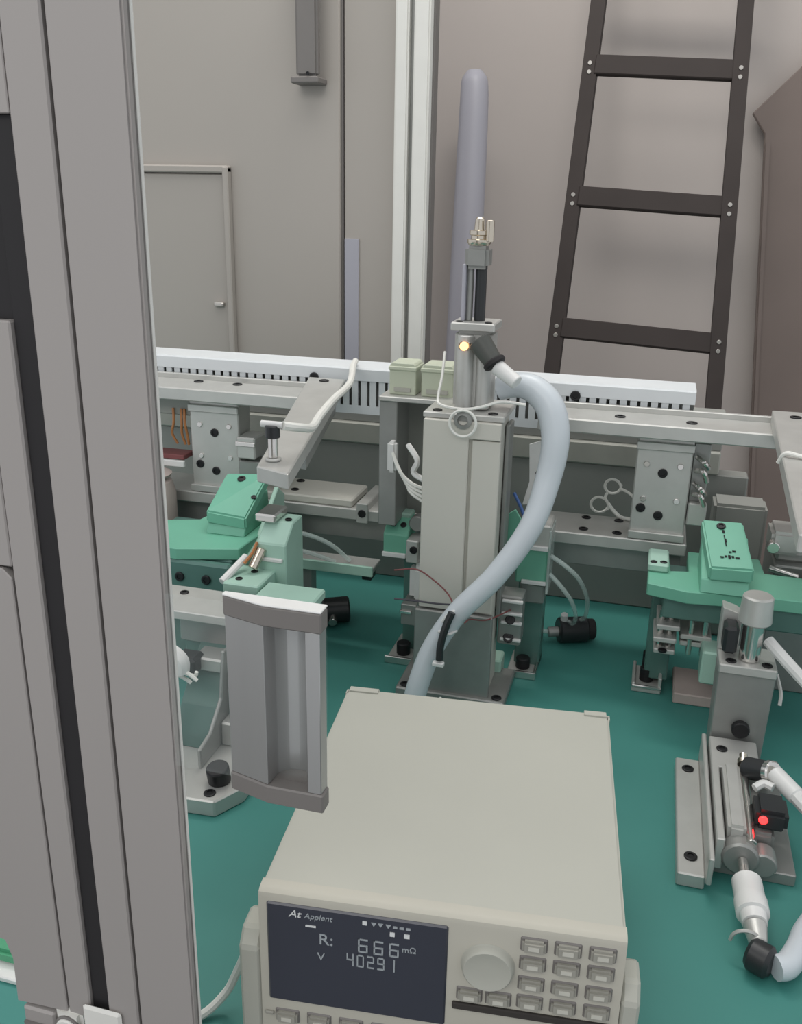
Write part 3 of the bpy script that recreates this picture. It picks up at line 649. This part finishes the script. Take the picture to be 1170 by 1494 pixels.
# handle profile, extruded along z
zt, zb = .371, .278
prof = [(-.196, .3895), (-.196, .3875), (-.1725, .3815), (-.1718, .3845), (-.1712, .393), (-.1665, .3978), (-.161, .3990), (-.1555, .3978), (-.1513, .393), (-.1508, .3840), (-.150, .3812), (-.1425, .3812), (-.142, .3895), (-.149, .3895), (-.149, .4008), (-.1735, .4008), (-.1735, .3895)]
hd = part('handle', PR(prof, 'z', zb, zt, .0003), 'handle', t, label='brushed aluminium pull handle')
capo = [(-.1965, .3900), (-.1965, .3865), (-.1725, .3802), (-.1412, .3802), (-.1412, .3900)]
for z0, z1 in ((zt, zt + .011), (zb - .011, zb)): part('end_cap', PR(capo, 'z', z0, z1, .0008), 'cap', hd, smooth=False)
for z0 in (zb - .0008, zt - .0002): part('recess_end', B(-.1735, -.149, .3885, .4008, z0, z0 + .001), 'cap', hd)
part('lid', PR(capo, 'z', zt + .011, zt + .0122, .0004), 'tip', hd, smooth=False)
t = thing('fixed_frame', 'grey frame panel with black rubber seal strip next to the door stile', 'frame', (-.32, .395, -.05))
part('seal_side', B(-.2935, -.2720, .3915, .402, -.10, .80, .001), 'stile', t)
part('rubber_seal', B(-.3065, -.2936, .3945, .402, .068, .606, .0005), 'rubber', t)
part('seal_header', B(-.3065, -.2936, .3915, .402, .606, .80, .0005), 'stile', t)
part('panel', B(-.3235, -.3067, .3915, .402, .064, .512, .001), 'stile', t)
part('seam', B(-.3245, -.3236, .394, .402, .064, .378), 'dark', t)
part('seam_top', B(-.40, -.3245, .394, .402, .3775, .3787), 'dark', t)
part('inner_panel', PR([(-.363, .062), (-.3246, .064), (-.3246, .372), (-.330, .3774), (-.42, .3774), (-.42, .118), (-.366, .112), (-.362, .098)], 'y', .3915, .402, .0006), 'stile', t, smooth=False)
part('inner_panel_upper', B(-.42, -.3238, .3917, .402, .3788, .512, .0008), 'stile', t)
part('backing', B(-.42, -.3066, .397, .402, .5122, .606), 'rubber', t)
part('header_panel', B(-.42, -.3066, .3915, .402, .606, .80, .0008), 'stile', t)
part('bottom_rail', B(-.358, -.334, .3895, .402, -.02, .061, .0015), 'stile', t)
part('bottom_groove', B(-.357, -.335, .388, .3896, .044, .050), 'cap', t)
part('pin_boss', B(-.334, -.314, .3895, .402, -.02, .066, .003, 2), 'post', t)
part('hinge_leaf', B(-.311, -.283, .3880, .3916, -.02, .077, .002), 'post', t)
part('hinge_pin', CY((-.324, .3900, .054), (-.324, .3865, .054), .0075), 'post', t)
part('hinge_ring', lathe(bmesh.new(), (-.324, .3900, .054), (-.324, .3875, .054), [(0, .0090), (.0015, .0090), (.002, .0082)], 18), 'cap', t)
t = thing('green_tray', 'small leaf green tray glimpsed beside the fixed frame panel', 'tray', (-.46, .48, 0))
part('tray', B(-.52, -.414, .462, .50, .004, .016, .003, 2), 'leaf', t)
part('white_base', B(-.52, -.412, .450, .500, 0, .005, .001), 'tip', t)

# ================================================================== meter
S = .93; yaw = R(5.8)
t = thing('bench_meter', 'cream bench meter with dark display, round knob and grey keys', 'meter', (-.2076, .4405, 0), rz=yaw)
def zz(z): return .152 - S * (.12 - z)
def mb(x0, x1, y0, y1, z0, z1, bev=0, seg=1): return B(S * x0, S * x1, S * y0, S * y1, zz(z0), zz(z1), S * bev, seg)
def mp(name, bm, m, parent=None, **k): return part(name, bm, m, parent or t, local=True, **k)
BZ = -.034
mp('case', mb(0, .248, .004, .279, BZ, .120, .002, 2), 'meter')
mp('front_frame', prism(bmesh.new(), [(S * y, zz(z)) for y, z in ((-.002, BZ), (-.002, .1150), (-.0008, .1182), (.0015, .1197), (.004, .1202), (.0105, .1203), (.0105, BZ))], 'x', -S * .0004, S * .2484), 'bezel')
for x0, x1 in ((-.001, .034), (.222, .249)): mp('rear_bumper', mb(x0, x1, .268, .2825, BZ, .1215, .0035, 2), 'meter')
for x in (.03, .218):
    for y in (.03, .25): mp('rubber_foot', cyl(bmesh.new(), (S * x, S * y, 0), (S * x, S * y, zz(BZ) + .002), .009), 'rubber')
d = mp('display', mb(.0055, .132, -.0035, .004, .0265, .1125, .0012), 'display')
def dq(x0, x1, z0, z1, m='seg', name='segment', par=None):
    return mp(name, mb(x0, x1, -.0041, -.0033, z0, z1), m, par or d, smooth=False)
SEG = {'6': 'afgedc', '4': 'fgbc', '0': 'abcdef', '2': 'abged', '9': 'abcdfg', '1': 'bc', 'R': 'abefg'}
def digit(ch, x, z, w, h, th):
    bm = bmesh.new()
    q = dict(a=(0, w, h - th, h), g=(0, w, h / 2 - th / 2, h / 2 + th / 2), d=(0, w, 0, th), f=(0, th, h / 2, h), e=(0, th, 0, h / 2), b=(w - th, w, h / 2, h), c=(w - th, w, 0, h / 2))
    for s in SEG[ch]:
        x0, x1, z0, z1 = q[s]; k = .12 * 1
        t2 = mb(x + x0, x + x1, -.0041, -.0033, z + z0, z + z1)
        merge(bm, t2)
    mp('digit', bm, 'seg', d, smooth=False)
for i in range(3): digit('6', .0705 + .0108 * i, .081, .0068, .0115, .0011)
for i, ch in enumerate('40291'): digit(ch, .0625 + .0072 * i, .0680, .0050, .0105, .0009)
def text(s, x, z, size, m='seg', shear=0, name='lettering', par=None):
    cu = bpy.data.curves.new('txt', 'FONT'); cu.body = s; cu.size = size * S; cu.extrude = .00025; cu.shear = shear
    o = bpy.data.objects.new('txt', cu); link(o); dg = bpy.context.evaluated_depsgraph_get()
    me = bpy.data.meshes.new_from_object(o.evaluated_get(dg)); bpy.data.objects.remove(o)
    me.materials.clear(); me.materials.append(M[m])
    me.transform(Matrix.Translation((S * x, -S * .0038, zz(z))) @ Matrix.Rotation(R(90), 4, 'X'))
    o = link(bpy.data.objects.new(name, me)); o.parent = par or d; ROOT[o] = ROOT[t]; return o
text('At', .0215, .1032, .0085, 'seg_b', .3); text('Applent', .0325, .1036, .0062, 'seg', .2)
text('R:', .0425, .083, .0130); text('V', .0415, .069, .0090); text('m\u03a9', .1010, .0865, .0065)
dq(.0335, .0408, .0965, .0978, 'seg_b', 'mark'); 
dq(.0735, .0765, .105, .108, 'seg_b', 'mark')
for x in (.0795, .0842, .0895):
    mp('mark', prism(bmesh.new(), [(S * x, zz(.1078)), (S * (x + .0036), zz(.1078)), (S * (x + .0018), zz(.1048))], 'y', -S * .0041, -S * .0033), 'seg', d, smooth=False)
for x in (.0945, .0990, .1035): dq(x, x + .003, .1055, .1072, 'seg', 'mark')
dq(.0925, .0958, .0985, .1018, 'seg_b', 'lit_mark'); dq(.1022, .1060, .0985, .1018, 'seg_b', 'lit_mark')
# knob
k = mp('knob', lathe(bmesh.new(), (S * .1595, S * .0, zz(.0835)), (S * .1595, -S * .02, zz(.0835)), [(0, .0185 * S), (.002, .0185 * S), (.003, .0176 * S), (.0062, .0170 * S), (.0074, .0158 * S), (.0072, .0145 * S), (.0066, .0125 * S), (.0062, .004)], 36), 'meter')
# keys
kb = mb(-.0078, .0078, -.0062, -.001, -.0048, .0048, .0016, 2)
bmesh.ops.translate(kb, verts=kb.verts[:], vec=(0, 0, -zz(0))); KEY = finish('key', kb, 'button', True)
rb_ = mb(-.0090, .0090, -.0030, -.001, -.0060, .0060, .0012, 1)
bmesh.ops.translate(rb_, verts=rb_.verts[:], vec=(0, 0, -zz(0))); RIM = finish('key_rim', rb_, 'cap', True)
km = mb(-.0036, .0036, -.0066, -.0060, -.0016, .0016)
bmesh.ops.translate(km, verts=km.verts[:], vec=(0, 0, -zz(0))); MRK = finish('key_print', km, 'button_mark', False)
def key(x, z):
    o = link(bpy.data.objects.new('key', KEY)); o.parent = t; o.location = (S * x, 0, zz(z))
    for nm, me in (('key_rim', RIM), ('key_print', MRK)):
        c = link(bpy.data.objects.new(nm, me)); c.parent = o
for z in (.1068, .0912, .0740, .0580):
    for x in (.189, .2112, .2336): key(x, z)
key(.1481, .0570); key(.1679, .0570)
for i in range(5): key(.0185 + .0234 * i, .0120)
mp('small_key', mb(-.001 + .003, .0085, -.004, 0, .0115, .0145, .0008), 'button')
mp('dark_bar', mb(.1367, .2444, -.0042, 0, .0435, .0492, .0008), 'dark')
for i, x in enumerate((.150, .172, .194, .216)):
    mp('terminal', lathe(bmesh.new(), (S * x, 0, zz(.016)), (S * x, -S * .02, zz(.016)), [(0, .0075), (.006, .0075), (.0065, .005), (.012, .005), (.011, .003)], 18), 'black')
mp('power_key', mb(.012, .034, -.008, 0, -.022, -.008, .002, 2), 'button')
# folded carrying handle: arms at both sides joined below the front
for x0, x1 in ((-.0165, -.001), (.249, .2615)):
    mp('handle_arm', prism(bmesh.new(), [(-S * .002, zz(BZ) + .002), (S * .034, zz(BZ) + .002), (S * .034, zz(.070)), (S * .028, zz(.079)), (S * .008, zz(.079)), (-S * .002, zz(.068))], 'x', S * x0, S * x1, .002), 'meter', smooth=False)
# cable beside meter
single('white_cable', TU([(-.228, .462, .075), (-.236, .475, .06), (-.246, .48, .035), (-.255, .475, .015), (-.27, .46, .004), (-.30, .44, .004)], .0032, 8), 'wire_w', 'white cable looping off the side of the cream meter', 'cable')
